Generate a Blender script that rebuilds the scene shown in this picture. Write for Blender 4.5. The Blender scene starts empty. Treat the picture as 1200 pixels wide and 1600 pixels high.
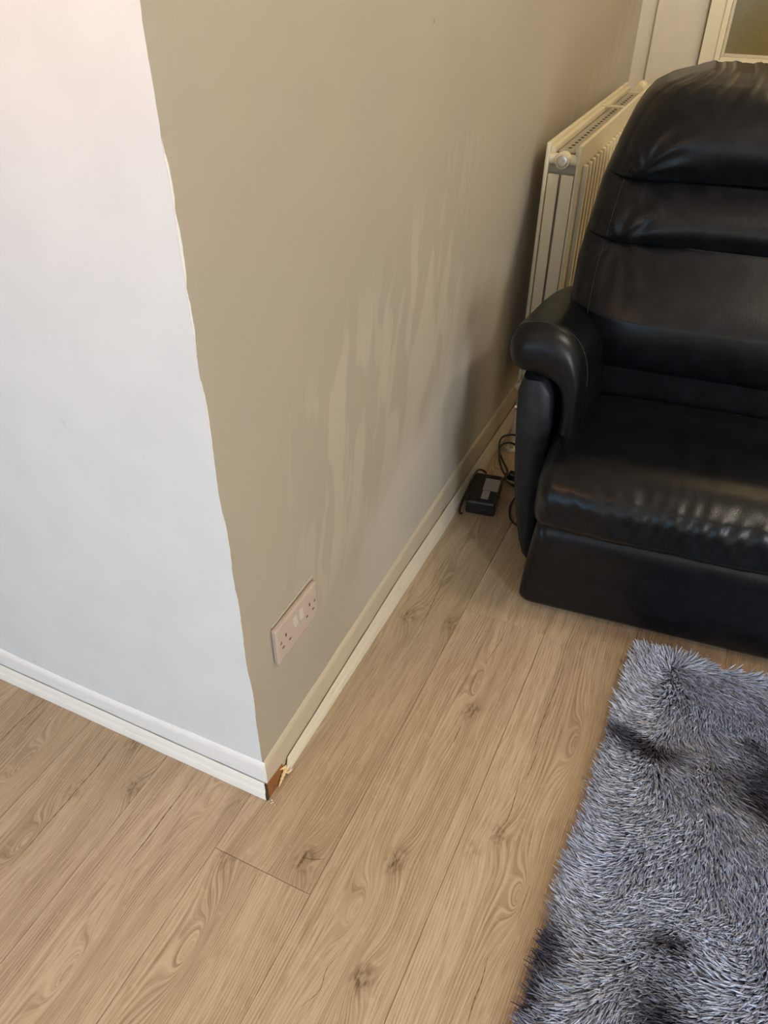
import bpy, bmesh, math, random
import numpy as np
from mathutils import Vector, Matrix

random.seed(7)
rng = np.random.default_rng(11)
scene = bpy.context.scene
COL = scene.collection
PI = math.pi

# ------------------------------------------------------------------ camera
cam_d = bpy.data.cameras.new('camera')
cam = bpy.data.objects.new('camera', cam_d)
COL.objects.link(cam)
F_PX, PITCH, YAW, ROLL = 1193.5, 0.6619, -0.4373, 0.0044
fw = Vector((math.sin(YAW) * math.cos(PITCH), math.cos(YAW) * math.cos(PITCH), -math.sin(PITCH)))
rt = Vector((math.cos(YAW), -math.sin(YAW), 0))
up = rt.cross(fw)
rt2 = math.cos(ROLL) * rt + math.sin(ROLL) * up
up2 = -math.sin(ROLL) * rt + math.cos(ROLL) * up
m = Matrix((rt2, up2, -fw)).transposed().to_4x4()
m.translation = Vector((0.5691, -0.6759, 1.3785))
cam.matrix_world = m
cam_d.sensor_fit = 'VERTICAL'
cam_d.sensor_height = 24.0
cam_d.lens = F_PX / 1600 * 24.0
cam_d.clip_start = 0.02
scene.camera = cam

# ------------------------------------------------------------------ world, daylight, lamp, exposure
scene.view_settings.view_transform = 'Standard'
scene.view_settings.look = 'None'
scene.view_settings.exposure = 0.06
scene.view_settings.gamma = 1.0
scene.view_settings.use_curve_mapping = False
scene.cycles.use_denoising = True
scene.cycles.max_bounces = 8
scene.cycles.diffuse_bounces = 5
scene.cycles.glossy_bounces = 3

world = bpy.data.worlds.new('sky')
scene.world = world
world.use_nodes = True
world.node_tree.nodes['Background'].inputs[0].default_value = (0.75, 0.87, 1.0, 1)
world.node_tree.nodes['Background'].inputs[1].default_value = 1.0


def area(name, loc, target, sx, sy, power, color, spread=PI):
    l = bpy.data.lights.new(name, 'AREA')
    l.shape = 'RECTANGLE'
    l.size, l.size_y = sx, sy
    l.energy = power
    l.color = color
    l.spread = spread
    o = bpy.data.objects.new(name, l)
    COL.objects.link(o)
    o.location = loc
    d = Vector(target) - Vector(loc)
    o.rotation_euler = d.to_track_quat('-Z', 'Y').to_euler()
    return o


ROOM_X0, ROOM_X1, ROOM_Y0, ROOM_Y1, ROOM_H = -2.6, 3.0, -3.4, 2.75, 2.4
# daylight entering by the window behind the photographer (faces the white wall)
area('daylight_back_window', (-0.6, ROOM_Y0 + 0.03, 0.75), (-0.6, 0, 0.75), 2.0, 1.3, 26, (0.30, 0.64, 1.0))
# daylight entering by the window in the side wall, which throws the shadow of the sofa arm
area('daylight_side_window', (ROOM_X1 - 0.03, -1.95, 1.35), (0, -1.95, 1.35), 0.62, 1.5, 88, (0.87, 0.94, 1.0))


def lamp(name, loc, power, color, r):
    l = bpy.data.lights.new(name, 'POINT')
    l.energy, l.color, l.shadow_soft_size = power, color, r
    o = bpy.data.objects.new(name, l)
    COL.objects.link(o)
    o.location = loc


# warm lamp hanging in front of the white wall, above the picture
lamp('warm_lamp_light', (-0.15, -0.42, 1.86), 17.0, (1.0, 0.42, 0.10), 0.08)
# ceiling lamps over the seating and at the far end of the room, by the door
lamp('ceiling_lamp_light', (1.45, 0.50, 2.25), 38.0, (1.0, 0.88, 0.69), 0.12)
lamp('far_lamp_light', (0.95, 2.15, 2.15), 15.0, (1.0, 0.74, 0.38), 0.12)


# ------------------------------------------------------------------ helpers
def tag(o, label=None, cat=None, group=None, kind=None):
    if label: o['label'] = label
    if cat: o['category'] = cat
    if group: o['group'] = group
    if kind: o['kind'] = kind
    return o


def empty(name, loc=(0, 0, 0), rz=0.0):
    o = bpy.data.objects.new(name, None)
    COL.objects.link(o)
    o.location = loc
    o.rotation_euler = (0, 0, rz)
    o.empty_display_size = 0.05
    return o


def mk(name, verts, faces, mat, parent=None, smooth=False, local=False, auto=None):
    """one mesh object; verts are world coordinates unless local"""
    v = np.asarray(verts, dtype=float)
    if parent is not None and not local:
        v = v - np.array(parent.location)
    me = bpy.data.meshes.new(name)
    me.from_pydata(v.tolist(), [], [tuple(f) for f in faces])
    me.validate()
    me.update()
    bm = bmesh.new()
    bm.from_mesh(me)
    bmesh.ops.recalc_face_normals(bm, faces=bm.faces)
    bm.to_mesh(me)
    bm.free()
    if smooth:
        me.shade_smooth()
        if auto:
            bm = bmesh.new()
            bm.from_mesh(me)
            for e in bm.edges:
                if len(e.link_faces) == 2 and e.calc_face_angle(0) > auto:
                    e.smooth = False
            bm.to_mesh(me)
            bm.free()
    if mat: me.materials.append(mat)
    o = bpy.data.objects.new(name, me)
    COL.objects.link(o)
    if parent is not None: o.parent = parent
    return o


def bevel(o, w=0.002, seg=2):
    bm = bmesh.new()
    bm.from_mesh(o.data)
    bmesh.ops.bevel(bm, geom=list(bm.edges), offset=w, segments=seg, affect='EDGES', profile=0.5, clamp_overlap=True)
    bm.to_mesh(o.data)
    bm.free()
    return o


def box_vf(x0, x1, y0, y1, z0, z1):
    v = [(x0, y0, z0), (x1, y0, z0), (x1, y1, z0), (x0, y1, z0), (x0, y0, z1), (x1, y0, z1), (x1, y1, z1), (x0, y1, z1)]
    f = [(0, 3, 2, 1), (4, 5, 6, 7), (0, 1, 5, 4), (1, 2, 6, 5), (2, 3, 7, 6), (3, 0, 4, 7)]
    return v, f


def box(name, b, mat, parent=None, bev=0, local=False, seg=2):
    o = mk(name, *box_vf(*b), mat, parent, local=local)
    if bev: bevel(o, bev, seg)
    return o


def rounded_box(b, r, n, fn=None):
    """surface lattice of a box with rounded edges, then deformed by fn(x,y,z)->x,y,z"""
    lo = np.array([b[0], b[2], b[4]]); hi = np.array([b[1], b[3], b[5]])
    r = np.broadcast_to(np.asarray(r, float), (3,))
    ix = {}
    V = []
    Fc = []

    def vid(i, j, k):
        key = (i, j, k)
        if key not in ix:
            ix[key] = len(V)
            V.append(key)
        return ix[key]
    nx, ny, nz = n
    for k in (0, nz):
        for i in range(nx):
            for j in range(ny):
                Fc.append((vid(i, j, k), vid(i + 1, j, k), vid(i + 1, j + 1, k), vid(i, j + 1, k)))
    for j in (0, ny):
        for i in range(nx):
            for k in range(nz):
                Fc.append((vid(i, j, k), vid(i + 1, j, k), vid(i + 1, j, k + 1), vid(i, j, k + 1)))
    for i in (0, nx):
        for j in range(ny):
            for k in range(nz):
                Fc.append((vid(i, j, k), vid(i, j + 1, k), vid(i, j + 1, k + 1), vid(i, j, k + 1)))
    rounded_box.keys = V
    t = np.array(V, float) / np.array([nx, ny, nz])
    # crowd lattice lines towards the edges
    t = 0.5 - 0.5 * np.cos(PI * t) * (0.35) - (0.5 - t) * 0.65 * 1.0
    t = np.clip(t, 0, 1)
    p = lo + t * (hi - lo)
    inner = np.clip(p, lo + r, hi - r)
    d = (p - inner) / r
    nrm = np.linalg.norm(d, axis=1, keepdims=True)
    nrm[nrm == 0] = 1
    mx = np.abs(d).max(axis=1, keepdims=True)
    p = inner + d / nrm * np.where(mx > 0, 1.0, 0.0) * r
    if fn is not None:
        p = np.stack(fn(p[:, 0].copy(), p[:, 1].copy(), p[:, 2].copy()), 1)
    return p, Fc


def catmull(pts, n=8):
    P = [Vector(p) for p in pts]
    P = [P[0] * 2 - P[1]] + P + [P[-1] * 2 - P[-2]]
    out = []
    for i in range(1, len(P) - 2):
        for k in range(n):
            t = k / n
            a, b, c, d = P[i - 1], P[i], P[i + 1], P[i + 2]
            out.append(0.5 * ((2 * b) + (c - a) * t + (2 * a - 5 * b + 4 * c - d) * t * t + (3 * b - a - 3 * c + d) * t ** 3))
    out.append(P[-2])
    return out


def tube_vf(pts, r, sides=8, smooth_n=8):
    P = catmull(pts, smooth_n) if smooth_n else [Vector(p) for p in pts]
    V, Fc = [], []
    prev = None
    for i, p in enumerate(P):
        tg = (P[min(i + 1, len(P) - 1)] - P[max(i - 1, 0)]).normalized()
        if prev is None:
            a = tg.orthogonal().normalized()
        else:
            a = (prev - tg * prev.dot(tg)).normalized()
        prev = a
        b = tg.cross(a)
        rr = r(i / (len(P) - 1)) if callable(r) else r
        for k in range(sides):
            an = 2 * PI * k / sides
            V.append(p + (a * math.cos(an) + b * math.sin(an)) * rr)
    for i in range(len(P) - 1):
        for k in range(sides):
            k2 = (k + 1) % sides
            Fc.append((i * sides + k, i * sides + k2, (i + 1) * sides + k2, (i + 1) * sides + k))
    Fc.append(tuple(range(sides)))
    Fc.append(tuple(range((len(P) - 1) * sides, len(P) * sides)))
    return [tuple(v) for v in V], Fc


def tube(name, pts, r, mat, parent=None, sides=8, n=8, local=False):
    v, f = tube_vf(pts, r, sides, n)
    return mk(name, v, f, mat, parent, smooth=True, local=local, auto=1.0)


def lathe_vf(profile, axis, origin, sides=24):
    """profile: (distance along axis, radius)"""
    ax = Vector(axis).normalized()
    a = ax.orthogonal().normalized()
    b = ax.cross(a)
    V, Fc = [], []
    for t, r in profile:
        for k in range(sides):
            an = 2 * PI * k / sides
            V.append(tuple(Vector(origin) + ax * t + (a * math.cos(an) + b * math.sin(an)) * max(r, 1e-5)))
    for i in range(len(profile) - 1):
        for k in range(sides):
            k2 = (k + 1) % sides
            Fc.append((i * sides + k, i * sides + k2, (i + 1) * sides + k2, (i + 1) * sides + k))
    Fc.append(tuple(range(sides)))
    Fc.append(tuple(range((len(profile) - 1) * sides, len(profile) * sides)))
    return V, Fc


def lathe(name, profile, axis, origin, mat, parent=None, sides=24, local=False):
    v, f = lathe_vf(profile, axis, origin, sides)
    return mk(name, v, f, mat, parent, smooth=True, local=local, auto=0.6)


def smooth1(x, seed=0.0):
    """smooth pseudo noise of one variable, about -1..1"""
    return (np.sin(x * 1.0 + seed) + 0.6 * np.sin(x * 2.37 + seed * 2.1 + 1.3) + 0.4 * np.sin(x * 5.13 + seed * 3.7 + 0.4)) / 2.0


# ------------------------------------------------------------------ material helpers
class NT:
    def __init__(self, name):
        self.mat = bpy.data.materials.new(name)
        self.mat.use_nodes = True
        self.t = self.mat.node_tree
        self.n = self.t.nodes
        self.b = self.n['Principled BSDF']

    def put(self, sock, val):
        if isinstance(val, bpy.types.NodeSocket):
            self.t.links.new(val, sock)
        elif val is not None:
            sock.default_value = val

    def math(self, op, a, b=None, c=None, clamp=False):
        nd = self.n.new('ShaderNodeMath')
        nd.operation = op
        nd.use_clamp = clamp
        self.put(nd.inputs[0], a)
        if b is not None: self.put(nd.inputs[1], b)
        if c is not None: self.put(nd.inputs[2], c)
        return nd.outputs[0]

    def coord(self, kind='Object'):
        return self.n.new('ShaderNodeTexCoord').outputs[kind]

    def pos(self):
        return self.n.new('ShaderNodeNewGeometry').outputs['Position']

    def xyz(self, v):
        nd = self.n.new('ShaderNodeSeparateXYZ')
        self.put(nd.inputs[0], v)
        return nd.outputs

    def vec(self, x=0.0, y=0.0, z=0.0):
        nd = self.n.new('ShaderNodeCombineXYZ')
        self.put(nd.inputs[0], x); self.put(nd.inputs[1], y); self.put(nd.inputs[2], z)
        return nd.outputs[0]

    def noise(self, v, scale=1.0, detail=2.0, rough=0.5, dist=0.0):
        nd = self.n.new('ShaderNodeTexNoise')
        self.put(nd.inputs['Vector'], v)
        nd.inputs['Scale'].default_value = scale
        nd.inputs['Detail'].default_value = detail
        nd.inputs['Roughness'].default_value = rough
        nd.inputs['Distortion'].default_value = dist
        return nd.outputs[0]

    def voronoi(self, v, scale, feature='F1'):
        nd = self.n.new('ShaderNodeTexVoronoi')
        nd.feature = feature
        self.put(nd.inputs['Vector'], v)
        nd.inputs['Scale'].default_value = scale
        return nd.outputs['Distance']

    def step(self, v, a, b, lo=0.0, hi=1.0):
        nd = self.n.new('ShaderNodeMapRange')
        nd.interpolation_type = 'SMOOTHSTEP'
        self.put(nd.inputs['Value'], v)
        nd.inputs['From Min'].default_value = a
        nd.inputs['From Max'].default_value = b
        nd.inputs['To Min'].default_value = lo
        nd.inputs['To Max'].default_value = hi
        return nd.outputs[0]

    def mix(self, f, a, b, blend='MIX'):
        nd = self.n.new('ShaderNodeMix')
        nd.data_type = 'RGBA'
        nd.blend_type = blend
        self.put(nd.inputs[0], f)
        for s, val in ((nd.inputs[6], a), (nd.inputs[7], b)):
            if isinstance(val, tuple) and len(val) == 3: val = (*val, 1)
            self.put(s, val)
        return nd.outputs[2]

    def attr(self, name, kind='OBJECT', out='Fac'):
        nd = self.n.new('ShaderNodeAttribute')
        nd.attribute_type = kind
        nd.attribute_name = name
        return nd.outputs[out]

    def bump(self, h, strength=0.2, dist=0.002):
        nd = self.n.new('ShaderNodeBump')
        nd.inputs['Strength'].default_value = strength
        nd.inputs['Distance'].default_value = dist
        self.put(nd.inputs['Height'], h)
        self.t.links.new(nd.outputs[0], self.b.inputs['Normal'])

    def set(self, color=None, rough=None, metal=None, spec=None, coat=None):
        if color is not None:
            if isinstance(color, tuple) and len(color) == 3: color = (*color, 1)
            self.put(self.b.inputs['Base Color'], color)
        if rough is not None: self.put(self.b.inputs['Roughness'], rough)
        if metal is not None: self.put(self.b.inputs['Metallic'], metal)
        if spec is not None: self.put(self.b.inputs['Specular IOR Level'], spec)
        return self.mat


def simple(name, color, rough=0.5, metal=0.0, var=0.06, scale=40.0, bump=0.0):
    t = NT(name)
    n = t.noise(t.coord(), scale, 3)
    c2 = tuple(max(0, c * (1 - var * 2)) for c in color)
    t.set(t.mix(n, color, c2), rough, metal)
    if bump: t.bump(n, bump, 0.001)
    return t.mat


# painted surfaces ----------------------------------------------------
def wall_white():
    t = NT('white_wall_paint')
    p = t.pos()
    s = t.xyz(p)
    n = t.noise(p, 9.0, 4)
    c = t.mix(t.step(n, 0.35, 0.7), (0.650, 0.675, 0.700), (0.620, 0.643, 0.668))
    # scuffs: sparse short grey scratches
    q = t.vec(t.math('MULTIPLY', t.math('ADD', s[0], t.math('MULTIPLY', s[2], 0.35)), 55.0), 0.0, t.math('MULTIPLY', s[2], 11.0))
    sc = t.step(t.noise(q, 1.0, 1.0), 0.765, 0.80)
    c = t.mix(t.math('MULTIPLY', sc, 0.30), c, (0.42, 0.40, 0.37))
    d = t.step(t.voronoi(p, 8.5), 0.035, 0.02)
    c = t.mix(t.math('MULTIPLY', d, 0.35), c, (0.35, 0.32, 0.28))
    t.set(c, 0.42)
    t.bump(t.math('ADD', t.noise(p, 160.0, 3), t.math('MULTIPLY', t.noise(p, 6.0, 2), 3.0)), 0.12, 0.0015)
    return t.mat


def wall_beige():
    t = NT('cream_wall_paint')
    p = t.pos()
    s = t.xyz(p)
    n = t.noise(p, 3.5, 3)
    base = t.mix(t.step(n, 0.35, 0.65), (0.356, 0.308, 0.240), (0.342, 0.299, 0.236))
    # damp runs and touch-up strokes: tall lighter patches leaning a little, in the middle of the wall
    lean = t.math('ADD', s[1], t.math('MULTIPLY', s[2], -0.18))
    wob = t.math('MULTIPLY', t.noise(p, 7.0, 2), 0.055)
    q = t.vec(t.math('MULTIPLY', t.math('ADD', lean, wob), 13.0), 0.0, t.math('MULTIPLY', s[2], 2.6))
    st = t.noise(q, 1.0, 1.5)
    st1 = t.step(st, 0.50, 0.56)
    q2 = t.vec(t.math('MULTIPLY', t.math('ADD', lean, wob), 24.0), 4.0, t.math('MULTIPLY', s[2], 3.6))
    st2 = t.step(t.noise(q2, 1.0, 1.0), 0.55, 0.61)
    my = t.math('MULTIPLY', t.step(s[1], 0.10, 0.30), t.step(s[1], 1.10, 0.80))
    zz = t.math('ADD', s[2], t.math('MULTIPLY', s[1], -0.35))
    mz = t.math('MULTIPLY', t.step(zz, 0.16, 0.30), t.step(zz, 0.78, 0.60))
    msk = t.math('MULTIPLY', my, mz)
    f = t.math('MULTIPLY', t.math('MULTIPLY', t.math('MAXIMUM', st1, t.math('MULTIPLY', st2, 0.7)), msk), 0.25)
    c = t.mix(f, base, (0.56, 0.50, 0.40))
    # cool window light over the lower part, put into the wall colour
    low = t.math('MULTIPLY', t.step(t.math('ADD', zz, t.math('MULTIPLY', t.noise(q, 0.7, 1.0), 0.25)), 0.42, 0.22), t.step(s[1], 0.25, 0.6))
    c = t.mix(t.math('MULTIPLY', low, 0.6), c, (0.50, 0.47, 0.41))
    d = t.step(t.voronoi(p, 6.0), 0.028, 0.014)
    c = t.mix(t.math('MULTIPLY', d, 0.6), c, (0.16, 0.12, 0.07))
    t.set(c, t.math('SUBTRACT', 0.55, t.math('MULTIPLY', f, 0.25)))
    t.bump(t.math('ADD', t.noise(p, 190.0, 3), t.math('MULTIPLY', t.noise(p, 5.0, 2), 3.0)), 0.10, 0.0015)
    return t.mat


def painted_wood(name, color, dirt=(0.33, 0.27, 0.19), amount=0.5, rough=0.35, along='y'):
    t = NT(name)
    p = t.pos()
    s = t.xyz(p)
    a = s[1] if along == 'y' else s[0]
    q = t.vec(t.math('MULTIPLY', a, 14.0), t.math('MULTIPLY', a, 3.0), t.math('MULTIPLY', s[2], 120.0))
    n = t.noise(q, 1.0, 4)
    c = t.mix(t.math('MULTIPLY', t.step(n, 0.60, 0.75), amount), color, dirt)
    d = t.step(t.voronoi(p, 26.0), 0.10, 0.05)
    c = t.mix(t.math('MULTIPLY', d, amount * 0.6), c, dirt)
    t.set(c, rough)
    t.bump(n, 0.12, 0.001)
    return t.mat


def wood_floor():
    t = NT('oak_laminate')
    s = t.xyz(t.coord('Object'))
    x, y = s[0], s[1]
    seed = t.attr('seed')
    ydom = t.math('ADD', y, t.math('MULTIPLY', seed, 13.7))
    wav = t.noise(t.vec(t.math('MULTIPLY', x, 4.0), t.math('MULTIPLY', ydom, 1.3), seed), 1.0, 2)
    h = t.math('ADD', x, t.math('MULTIPLY', t.math('SUBTRACT', wav, 0.5), 0.05))
    dark = None
    for k in ('knot_a', 'knot_b', 'knot_c'):
        kx, ky, kb = t.xyz(t.attr(k, out='Vector'))
        dx = t.math('SUBTRACT', x, kx)
        dy = t.math('SUBTRACT', y, ky)
        dx2 = t.math('MULTIPLY', dx, dx)
        dy2 = t.math('MULTIPLY', dy, dy)
        e = t.math('EXPONENT', t.math('ADD', t.math('MULTIPLY', dx2, -1700.0), t.math('MULTIPLY', dy2, -330.0)))
        h = t.math('ADD', h, t.math('MULTIPLY', t.math('MULTIPLY', e, kb), 0.026))
        jag = t.noise(t.vec(t.math('MULTIPLY', x, 130.0), t.math('MULTIPLY', y, 60.0), seed), 1.0, 2)
        rr = t.math('ADD', t.math('MULTIPLY', dx2, 3000.0), t.math('MULTIPLY', dy2, 1700.0))
        d = t.math('EXPONENT', t.math('MULTIPLY', rr, -1.0))
        d = t.math('MULTIPLY', t.math('MULTIPLY', d, kb), t.step(jag, 0.40, 0.66, 0.15, 1.0))
        dark = d if dark is None else t.math('MAXIMUM', dark, d)
    for k in ('arch_a', 'arch_b'):
        kx, ky, kb = t.xyz(t.attr(k, out='Vector'))
        dx = t.math('SUBTRACT', x, kx)
        dy = t.math('DIVIDE', t.math('SUBTRACT', y, ky), kb)
        e = t.math('EXPONENT', t.math('MULTIPLY', t.math('SQRT', t.math('ADD', t.math('MULTIPLY', t.math('MULTIPLY', dx, dx), 1500.0), t.math('MULTIPLY', dy, dy))), -1.15))
        h = t.math('ADD', h, t.math('MULTIPLY', e, -0.062))
    g1 = t.noise(t.vec(t.math('MULTIPLY', h, 330.0), t.math('MULTIPLY', ydom, 3.0), seed), 1.0, 3, 0.55)
    g2 = t.noise(t.vec(t.math('MULTIPLY', h, 26.0), t.math('MULTIPLY', ydom, 1.3), t.math('ADD', seed, 5.0)), 1.0, 2)
    g3 = t.noise(t.vec(t.math('MULTIPLY', h, 620.0), t.math('MULTIPLY', ydom, 17.0), seed), 1.0, 1.5)
    # quarter flecks across the grain
    g4 = t.noise(t.vec(t.math('MULTIPLY', h, 60.0), t.math('MULTIPLY', ydom, 55.0), t.math('ADD', seed, 9.0)), 1.0, 1.0)
    # growth rings: each darkens slowly, then ends sharply
    rg = t.math('FRACT', t.math('ADD', t.math('MULTIPLY', h, 175.0), t.math('MULTIPLY', g1, 0.5)))
    ring = t.math('MULTIPLY', t.step(rg, 0.25, 0.85), t.step(rg, 1.0, 0.90))
    ring = t.math('MULTIPLY', ring, t.step(g2, 0.38, 0.62, 0.25, 1.0))
    tone = t.attr('tone')
    light = t.mix(tone, (0.490, 0.388, 0.270), (0.400, 0.308, 0.208))
    deep = t.mix(tone, (0.245, 0.168, 0.100), (0.205, 0.139, 0.082))
    f = t.math('ADD', t.math('MULTIPLY', t.step(g1, 0.40, 0.66), 0.34), t.math('MULTIPLY', t.step(g2, 0.35, 0.72), 0.22), clamp=True)
    c = t.mix(f, light, deep)
    c = t.mix(t.math('MULTIPLY', ring, 0.50), c, (0.190, 0.125, 0.072))
    c = t.mix(t.math('MULTIPLY', t.step(g3, 0.52, 0.68), 0.52), c, (0.205, 0.130, 0.072))
    c = t.mix(t.math('MULTIPLY', t.step(g3, 0.44, 0.30), 0.26), c, (0.560, 0.425, 0.285))
    c = t.mix(t.math('MULTIPLY', t.step(g4, 0.64, 0.74), 0.16), c, (0.57, 0.44, 0.30))
    c = t.mix(t.math('MULTIPLY', dark, 1.15, clamp=True), c, (0.105, 0.062, 0.034))
    t.set(c, t.math('ADD', 0.36, t.math('MULTIPLY', g1, 0.16)), spec=0.4)
    t.bump(t.math('ADD', g3, t.math('MULTIPLY', g1, 0.6)), 0.10, 0.0006)
    return t.mat


def leather(name, base=(0.0032, 0.0038, 0.0050), rough=0.30):
    t = NT(name)
    p = t.coord('Object')
    v = t.voronoi(p, 420.0)
    n = t.noise(p, 30.0, 4)
    w = t.noise(p, 9.0, 3, 0.6, 1.2)
    c = t.mix(t.step(n, 0.35, 0.75), base, tuple(b * 1.6 for b in base))
    t.set(c, t.math('ADD', rough - 0.06, t.math('MULTIPLY', n, 0.14)), spec=0.26)
    t.bump(t.math('ADD', t.math('MULTIPLY', v, 0.25), t.math('ADD', t.math('MULTIPLY', n, 0.45), t.math('MULTIPLY', w, 1.4))), 0.26, 0.0022)
    return t.mat


def pile_mat():
    t = NT('shaggy_pile')
    c = t.attr('tint', 'GEOMETRY', 'Color')
    t.set(c, 0.65, spec=0.10)
    t.b.inputs['Sheen Weight'].default_value = 0.05
    return t.mat


def sticker_mat():
    t = NT('printed_sticker')
    s = t.xyz(t.coord('Object'))
    rows = t.math('FRACT', t.math('MULTIPLY', s[1], 150.0))
    rowm = t.math('MULTIPLY', t.step(rows, 0.30, 0.42), t.step(rows, 0.85, 0.72))
    q = t.vec(t.math('MULTIPLY', s[0], 520.0), t.math('FLOOR', t.math('MULTIPLY', s[1], 150.0)), 0.0)
    ink = t.math('MULTIPLY', rowm, t.step(t.noise(q, 1.0, 1.0), 0.42, 0.5))
    t.set(t.mix(t.math('MULTIPLY', ink, 0.7), (0.40, 0.40, 0.38), (0.08, 0.08, 0.08)), 0.4)
    return t.mat


def glass_mat():
    t = NT('obscured_glass')
    p = t.pos()
    n = t.noise(p, 60.0, 3)
    t.set(t.mix(n, (0.235, 0.185, 0.075), (0.190, 0.158, 0.066)), 0.22)
    t.bump(n, 0.35, 0.002)
    return t.mat


M = {
    'white': wall_white(), 'beige': wall_beige(),
    'plain': simple('plain_wall_paint', (0.76, 0.70, 0.58), 0.6),
    'ceiling': simple('ceiling_paint', (0.78, 0.77, 0.74), 0.7),
    'skirt_w': painted_wood('white_gloss_skirting', (0.76, 0.765, 0.77), amount=0.25, along='x'),
    'skirt_b': painted_wood('cream_gloss_skirting', (0.47, 0.40, 0.30), amount=0.30),
    'bead_w': painted_wood('white_gloss_beading', (0.82, 0.81, 0.77), amount=0.35, along='x'),
    'bead_b': painted_wood('cream_gloss_beading', (0.66, 0.59, 0.47), amount=0.45),
    'raw': simple('raw_brown_wood', (0.30, 0.115, 0.030), 0.6, var=0.25, scale=90, bump=0.2),
    'pine': simple('raw_pine_splinter', (0.80, 0.60, 0.30), 0.6, var=0.12, scale=120, bump=0.2),
    'darkwood': simple('dark_broken_edge', (0.055, 0.028, 0.012), 0.8, var=0.3, scale=200),
    'floor': wood_floor(),
    'under': simple('underlay', (0.035, 0.025, 0.018), 0.9),
    'crack': simple('crack_print', (0.105, 0.060, 0.030), 0.55, var=0.25, scale=60),
    'paper': simple('torn_lining_paper', (0.64, 0.63, 0.60), 0.7),
    'socket': simple('socket_plastic', (0.430, 0.345, 0.295), 0.38, var=0.02),
    'slot': simple('socket_slot', (0.05, 0.035, 0.025), 0.7),
    'rocker': simple('switch_rocker_plastic', (0.50, 0.42, 0.365), 0.3, var=0.02),
    'rad': simple('radiator_enamel', (0.70, 0.63, 0.46), 0.3, var=0.04, scale=20),
    'fin': simple('convector_steel', (0.42, 0.39, 0.31), 0.5, metal=0.1, var=0.15, scale=60),
    'hole': simple('dark_hole', (0.02, 0.018, 0.014), 0.8),
    'chrome': simple('plug_metal', (0.62, 0.57, 0.50), 0.25, metal=0.8, var=0.05),
    'leather': leather('black_leather'),
    'vinyl': leather('black_vinyl', (0.010, 0.011, 0.014), 0.40),
    'thread': simple('seam_thread', (0.010, 0.0105, 0.0115), 0.75),
    'plastic': simple('black_adapter_plastic', (0.011, 0.011, 0.012), 0.35, var=0.1, scale=300, bump=0.1),
    'cable': simple('black_cable_rubber', (0.010, 0.010, 0.010), 0.4),
    'sticker': sticker_mat(),
    'door': painted_wood('cream_door_paint', (0.82, 0.75, 0.58), amount=0.25),
    'glass': glass_mat(),
    'backing': simple('rug_backing', (0.13, 0.13, 0.16), 0.9),
    'pile': pile_mat(),
    'upvc': simple('white_window_frame', (0.8, 0.8, 0.8), 0.3),
}

# ------------------------------------------------------------------ floor
W, S0 = 0.2051, -0.0306
floor = box('floor', (ROOM_X0 - 0.1, ROOM_X1 + 0.1, ROOM_Y0 - 0.1, ROOM_Y1 + 0.1, -0.05, -0.009), M['under'])
tag(floor, 'pale oak plank floor running along the cream wall', kind='structure')
PLEN = 1.285
joint0 = {0: -0.136, 1: 0.655, 2: 0.90, -1: 0.31, -2: -0.70, -3: -0.20 + 0.9, -4: -0.60, 3: 0.33, 4: 1.1}
special = {
    (0, 0): dict(k=[(0.133, -0.087, 1.0), (0.055, 0.569, 0.9), (0.162, 0.591, 0.8)], a=[(0.012, 0.25, 0.20), (0.105, 0.85, 0.22)], tone=0.75, seed=1.3),
    (0, -1): dict(k=[(0.0, -0.147, 0.5), (0.1, -0.9, 0.5), (0.1, -1.1, 0.4)], a=[(0.035, -0.30, 0.10), (0.06, -0.75, 0.2)], tone=0.25, seed=4.1),
    (1, -1): dict(k=[(0.287, -0.015, 1.0), (0.319, -0.22, 1.0), (0.298, 0.367, 0.75)], a=[(0.287, 0.43, 0.15), (0.262, -0.12, 0.10)], tone=0.35, seed=2.7),
    (1, 0): dict(k=[(0.27, 0.86, 0.25), (0.3, 1.6, 0.5), (0.25, 1.8, 0.4)], a=[(0.25, 1.2, 0.2), (0.3, 1.5, 0.2)], tone=0.1, seed=6.6),
    (2, -1): dict(k=[(0.41, 0.067, 0.28), (0.444, 0.115, 0.65), (0.431, 0.637, 0.15)], a=[(0.525, 0.38, 0.13), (0.512, 0.02, 0.09)], tone=0.15, seed=8.2),
    (-1, -1): dict(k=[(-0.048, -0.049, 0.35), (-0.1, -0.8, 0.5), (-0.2, -0.6, 0.4)], a=[(-0.125, -0.42, 0.12), (-0.09, -0.05, 0.10)], tone=0.35, seed=5.4),
    (-2, 0): dict(k=[(-0.255, -0.10, 0.8), (-0.354, -0.155, 0.45), (-0.319, -0.020, 0.6)], a=[(-0.36, -0.28, 0.10), (-0.31, -0.5, 0.12)], tone=0.45, seed=3.9),
}
plank_objs = {}
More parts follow.
